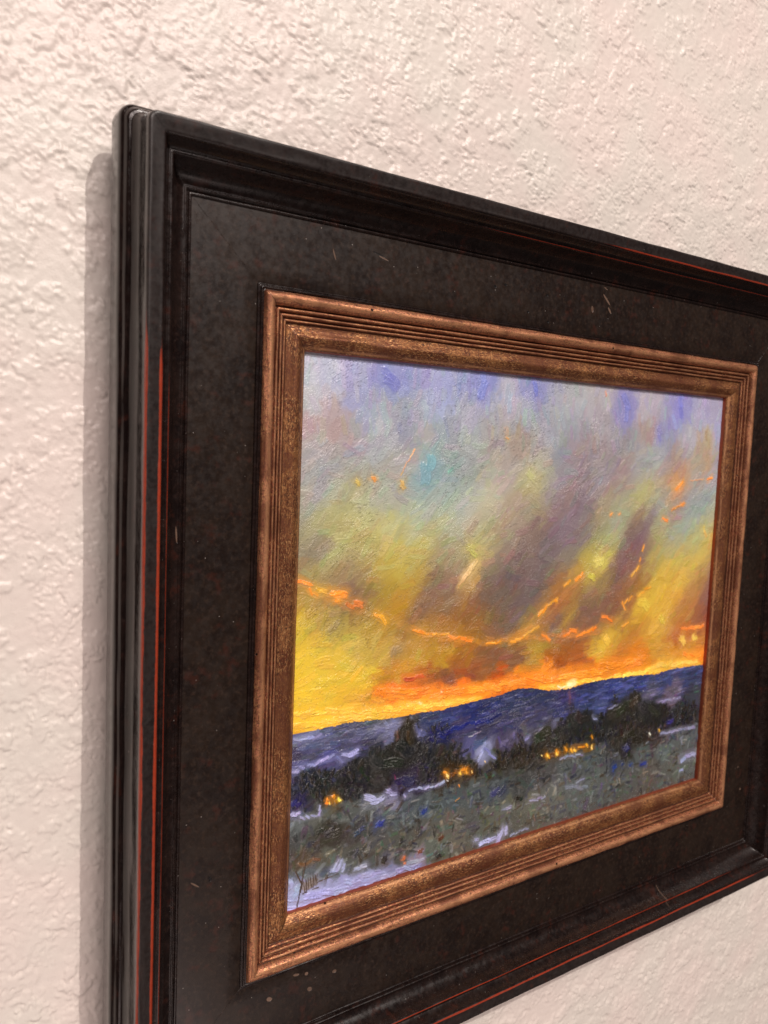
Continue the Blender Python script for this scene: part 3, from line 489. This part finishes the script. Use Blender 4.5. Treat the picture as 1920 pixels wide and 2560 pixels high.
def field(ptsc, warp=1.2, p=3.4):
    X = GX + samp(wq[0], GX / px, GY / px) * warp; Y = GY + samp(wq[1], GX / px, GY / px) * warp
    num = np.zeros((NY, NX, 3), np.float32); den = np.zeros((NY, NX), np.float32)
    for q in ptsc:
        wgt = 1 / (((X - q[0]) ** 2 + ((Y - q[1]) * 1.05) ** 2 + 2.0) ** (p / 2 + .6)); den += wgt; num += wgt[..., None] * q[2:5]
    return num / den[..., None]
S_ = field(sky); L_ = field(land)
def smear(A, ang, length):    # drag the wet colour along one direction
    o = np.zeros_like(A); wt = 0
    for t in np.linspace(-1, 1, 17):
        dx = int(round(math.cos(ang) * t * length / px)); dy = int(round(math.sin(ang) * t * length / px)); g = 1 - .6 * abs(t)
        P_ = np.pad(A, ((60, 60), (60, 60), (0, 0)), mode='edge'); o += g * P_[60 + dy:60 + dy + NY, 60 + dx:60 + dx + NX]; wt += g
    return o / wt
wd = sstep(18, 50, GY)[..., None] * (1 - sstep(-34, -16, GY - np.interp(gx, ridge[:, 0], ridge[:, 1])[None, :]))[..., None]
S_ = S_ * (1 - .85 * wd) + smear(S_, -.86, 13) * .85 * wd
rl = np.interp(gx, ridge[:, 0], ridge[:, 1])[None, :] + .12 * samp(wq[0], GX / px * 2, GY * 0 + 5)
skym = (GY < rl)
C = np.where(skym[..., None], S_, L_).astype(np.float32)
Z = np.zeros((NY, NX), np.float32)
brist = spectral(1024, 1.6, 6, 60); scum = spectral(1024, 2.2, 8, 61)
def dab(x1, y1, x2, y2, wmm, col, op=1.0, h=.1, seed=0, soft=.25, vary=7.0, clip=None, ragged=.5, dry=0.0):
    cx, cy = (x1 + x2) / 2, (y1 + y2) / 2; L = math.hypot(x2 - x1, y2 - y1); ang = math.atan2(y2 - y1, x2 - x1) if L > 1e-6 else 0
    hl = L / 2 + wmm * .30; hw = wmm / 2; R_ = hl + hw + .6
    i0 = max(0, int((cy - R_ + 1.5) / px)); i1 = min(NY, int((cy + R_ + 1.5) / px) + 2); j0 = max(0, int((cx - R_ + 1.5) / px)); j1 = min(NX, int((cx + R_ + 1.5) / px) + 2)
    if i1 <= i0 or j1 <= j0: return
    X = GX[i0:i1, j0:j1] - cx; Y = GY[i0:i1, j0:j1] - cy; c_, s_ = math.cos(ang), math.sin(ang)
    U = X * c_ + Y * s_; V = -X * s_ + Y * c_
    V = V + .12 * wmm * np.sin(U / max(L, 1) * 2.5 + seed)
    b = samp(brist, np.abs(U) * 0 + U * .35 + seed * 13.7 % 900, V * 5.5 + seed * 7.3 % 900)
    be = samp(brist, np.full_like(U, seed * 3.1 % 900), V * 4.0 + seed * 5.9 % 900)
    du = np.abs(U) - hl + be * ragged * .5 * min(wmm, 2.5)
    dv = np.abs(V) - hw * np.sqrt(np.clip(1 - (np.abs(U) / (hl + .6)) ** 4 * .5, .1, 1)) + b * .08
    e = max(.22, soft * wmm)
    mk = np.clip(.5 - np.maximum(du, dv) / e, 0, 1); mk = mk * mk * (3 - 2 * mk) * op
    if clip is not None: mk = mk * clip[i0:i1, j0:j1]
    if dry > 0:
        g = samp(scum, (X + cx) / px, (Y + cy) / px)
        mk = mk * sstep(-1.1, .1, g + 2.6 * (mk / max(op, .01)) ** 1.5 - 1.0 * dry - .5 * b * dry)
    mk = mk * np.clip(1 + .22 * b, .3, 1)
    cc = np.array(col, np.float32)[None, None] + (b * vary)[..., None]
    C[i0:i1, j0:j1] += mk[..., None] * (cc - C[i0:i1, j0:j1])
    rim = np.exp(-(dv / .35) ** 2) * .6
    Z[i0:i1, j0:j1] += mk * (h * (.7 + .45 * b + rim) - Z[i0:i1, j0:j1] * .75)
# loose brushwork taken from the laid-in colours
T = C.copy(); skyf = skym.astype(np.float32); landf = 1 - skyf
def autos(nn, lmin, lmax, wmin, wmax, region, angf, op, h, jit, seed):
    r = np.random.default_rng(seed)
    xs = r.uniform(0, PW, nn); ys = r.uniform(0, PH, nn)
    for k in range(nn):
        i = min(NY - 1, int((ys[k] + 1.5) / px)); j = min(NX - 1, int((xs[k] + 1.5) / px))
        if region[i, j] < .5: continue
        a = angf(xs[k], ys[k], r); l = r.uniform(lmin, lmax); w_ = r.uniform(wmin, wmax)
        col = T[i, j] + r.normal(0, jit, 3) + r.normal(0, jit * .8)
        dx, dy = math.cos(a) * l / 2, math.sin(a) * l / 2
        dab(xs[k] - dx, ys[k] - dy, xs[k] + dx, ys[k] + dy, w_, col, op * r.uniform(.6, 1), h * r.uniform(.5, 1.3), soft=.16, dry=.5, seed=r.uniform(0, 999), clip=region, vary=4)
def a_sky(x, y, r):
    if y > rl_at(x) - 22: return r.normal(-.03, .12)
    if y < 34: return r.normal(1.5, .25)
    return r.choice([-.75, -.75, -.9, -.6, .1]) + r.normal(0, .25)
def rl_at(x): return float(np.interp(x, ridge[:, 0], ridge[:, 1]))
autos(1500, 6, 14, 3.5, 7, skyf, a_sky, .6, .12, 3.5, 1)
autos(2600, 3, 9, 1.6, 3.6, skyf, a_sky, .66, .22, 6, 2)
def a_land(x, y, r):
    d = y - rl_at(x)
    return r.normal(-.02, .18) if d < 18 else (r.normal(1.4, .5) if r.random() < .5 else r.normal(-.1, .4))
autos(900, 4, 9, 1.6, 3.2, landf, a_land, .65, .14, 8, 3)
autos(2600, 1.2, 4.5, .7, 1.8, landf, a_land, .65, .18, 13, 4)
# small broken touches through the field and trees
r = np.random.default_rng(9)
for k in range(1250):
    x = r.uniform(0, PW); y = r.uniform(rl_at(x) + 22, PH); i = min(NY - 1, int((y + 1.5) / px)); j = min(NX - 1, int((x + 1.5) / px))
    base = T[i, j]; lum = base.mean(); a = r.normal(1.5, .4) if r.random() < .38 else r.normal(-.08, .35); l = r.uniform(1.0, 5.5)
    if lum > 112: continue
    col = base * r.choice([.5, .68, .8, 1.3, 1.5]) + (np.array([0, 0, 18]) if r.random() < .2 else (np.array([16, 4, -6]) if r.random() < .3 else 0)) + (6 if lum < 60 else 0)
    dab(x, y, x + math.cos(a) * l, y + math.sin(a) * l, r.uniform(.5, 2.0), col, r.uniform(.35, .8), .2, seed=r.uniform(0, 999), vary=5)
# the trees: crisp dark leafy touches with ragged tops; the hills: long blue, violet and slate drags
lumT = T.mean(-1)
for k in range(2600):
    x = r.uniform(0, PW); d = r.uniform(1.5, 40); y = rl_at(x) + d; i = min(NY - 1, int((y + 1.5) / px)); j = min(NX - 1, int((x + 1.5) / px))
    if lumT[i, j] < 58 and d > 6:
        a = r.normal(1.5, .35); l = r.uniform(.6, 2.4); col = np.array([[30, 30, 24], [24, 26, 28], [44, 36, 24], [34, 38, 32], [30, 26, 40]][r.integers(5)], float) * r.uniform(.7, 1.15)
        dab(x, y, x + math.cos(a) * l, y - math.sin(a) * l, r.uniform(.6, 1.8), col, r.uniform(.6, .95), .22, seed=r.uniform(0, 999), vary=4, soft=.14)
    elif d < 17 and k % 2 and lumT[i, j] < 100:
        a = r.normal(-.06, .12); l = r.uniform(3, 11); col = T[i, j] * r.choice([.72, .85, 1.15, 1.35]) + np.array([[0, 0, 14], [10, 4, 8], [-4, 2, -6], [14, 12, 6]][r.integers(4)])
        dab(x - l / 2, y, x + l / 2, y + math.sin(a) * l, r.uniform(.8, 2.2), col, r.uniform(.4, .75), .24, seed=r.uniform(0, 999), vary=8, soft=.16, dry=.6, clip=landf)
# the placed strokes: a soft underlayer, then the load broken into overlapping touches
r = np.random.default_rng(21)
for k, q in enumerate(strokes):
    op = q[8] if len(q) > 8 else 1.0; lum = q[5:8].mean(); L = math.hypot(q[2] - q[0], q[3] - q[1]); w_ = max(q[4], .5)
    cx, cy = (q[0] + q[2]) / 2, (q[1] + q[3]) / 2; below = cy > rl_at(cx) + .5; cl = landf if below else skyf
    sig = q[0] < 32 and q[1] > 222 and w_ < 1.0
    i = int(min(NY - 1, max(0, (cy + 1.5) / px))); j = int(min(NX - 1, max(0, (cx + 1.5) / px)))
    if not sig and w_ > .9:
        under = .45 * q[5:8] + .55 * C[i, j]
        dab(q[0], q[1], q[2], q[3], w_ * 2.3, under, .6 * op, .05, seed=k + .5, soft=.45, vary=5, clip=cl, dry=.4)
    if sig or L < 1.2: dab(q[0], q[1], q[2], q[3], w_, q[5:8], op, h=min(.36, .12 + .07 * w_), seed=k * 1.7 + 3, soft=.18, vary=6, ragged=.2 if sig else .5)
    else:
        ux, uy = (q[2] - q[0]) / L, (q[3] - q[1]) / L; m_ = max(2, int(L / (1.1 * w_ + 1.2)))
        for t in range(m_):
            f = (t + .5) / m_; l = L / m_ * r.uniform(.7, 1.25); o = r.normal(0, .16 * w_); a = math.atan2(uy, ux) + r.normal(0, .22 if L < 25 else .07)
            x = q[0] + ux * L * f - uy * o; y = q[1] + uy * L * f + ux * o; dx, dy = math.cos(a) * l / 2, math.sin(a) * l / 2
            dab(x - dx, y - dy, x + dx, y + dy, w_ * r.uniform(.6, 1.1), q[5:8] + r.normal(0, 7 if lum > 60 else 3) + r.normal(0, 4, 3), op * r.uniform(.8, 1), h=min(.42, .15 + .07 * w_), seed=r.uniform(0, 900), soft=.16, vary=10 if lum > 60 else 4, dry=.75 if w_ < 4.5 else .5, clip=None if abs(cy - rl_at(cx)) > 3 else cl)
# dark treetops: leafy dabs that break the tree edge against the hills
C = np.clip(C, 3, 255)
veil = 5.0                                                  # varnish glare in the photo is not pigment
sr = np.clip((C - veil) / 255, 0, 1); al = np.where(sr <= .04045, sr / 12.92, ((sr + .055) / 1.055) ** 2.4)
mean = al.mean(-1, keepdims=True); al = np.clip(mean + (al - mean) * .97, .002, .95) * PAINT_K * np.array([.985, 1.02, 1.06])
Z *= np.where(skym, 1.2, 1.45)
Z += .012 * samp(spectral(512, 2.2, 7, 77), GX / px, GY / px)
co = np.stack([(GX - HW_) * MM, -(-22.6 + Z) * MM, ZC + (HH_ - GY) * MM], -1).reshape(-1, 3)

n = N('oil_paint'); at = n.new('ShaderNodeVertexColor', layer_name='paint'); ob = n.scale(n.obj(), (1000, 1000, 1000))
h1 = n.noise(n.rotz(ob, .65, (.3, 1, 1.7), axis=1), 1.5, 3, .6, .5); h2 = n.noise(n.rotz(ob, -.25, (.28, 1, 1.6), axis=1), 1.5, 3, .6, .5)
h3 = n.noise(n.rotz(ob, 1.5, (.28, 1, 1.8), axis=1), 1.5, 3, .6, .4); sel = n.noise(ob, .045, 2, .5); sel2 = n.noise(ob, .06, 2, .5, .5)
hm = n.new('ShaderNodeMix', data_type='FLOAT'); n.put(hm, 0, n.ramp(sel, .46, .54)); n.put(hm, 2, h1); n.put(hm, 3, h2)
hm2 = n.new('ShaderNodeMix', data_type='FLOAT'); n.put(hm2, 0, n.ramp(sel2, .56, .62)); n.put(hm2, 2, hm.outputs[0]); n.put(hm2, 3, h3)
wv = n.noise(ob, 1.7, 2, .6); hh = n.math('ADD', n.math('MULTIPLY', hm2.outputs[0], .45), n.math('MULTIPLY', wv, .22))
amp = n.ramp(n.noise(ob, .035, 2), .35, .65, .45, 1.0)
fl1 = n.noise(n.rotz(ob, .65, (.5, 1, 1.5), axis=1), .95, 2, .6); thick = n.math('MULTIPLY', n.ramp(n.noise(ob, .04, 3), .42, .58), n.ramp(n.xyz(ob)[0], -40, 120, 1, .25))
fleck = n.math('MULTIPLY', n.ramp(fl1, .60, .68), n.math('ADD', n.math('MULTIPLY', thick, .75), .15))
hh = n.math('ADD', hh, n.math('MULTIPLY', fleck, .42))
m_paint = n.out(Base_Color=at.outputs[0], Roughness=n.ramp(n.noise(ob, .08, 3), .35, .65, .22, .32), Specular_IOR_Level=.8, Normal=n.bump(n.math('MULTIPLY', hh, amp), .0009, 1.0), Coat_Weight=.35, Coat_Roughness=.18)
pf = gridfaces(NY, NX)
own(mesh_from('oil_painting', co, pf, m_paint, col=al.reshape(-1, 3)))
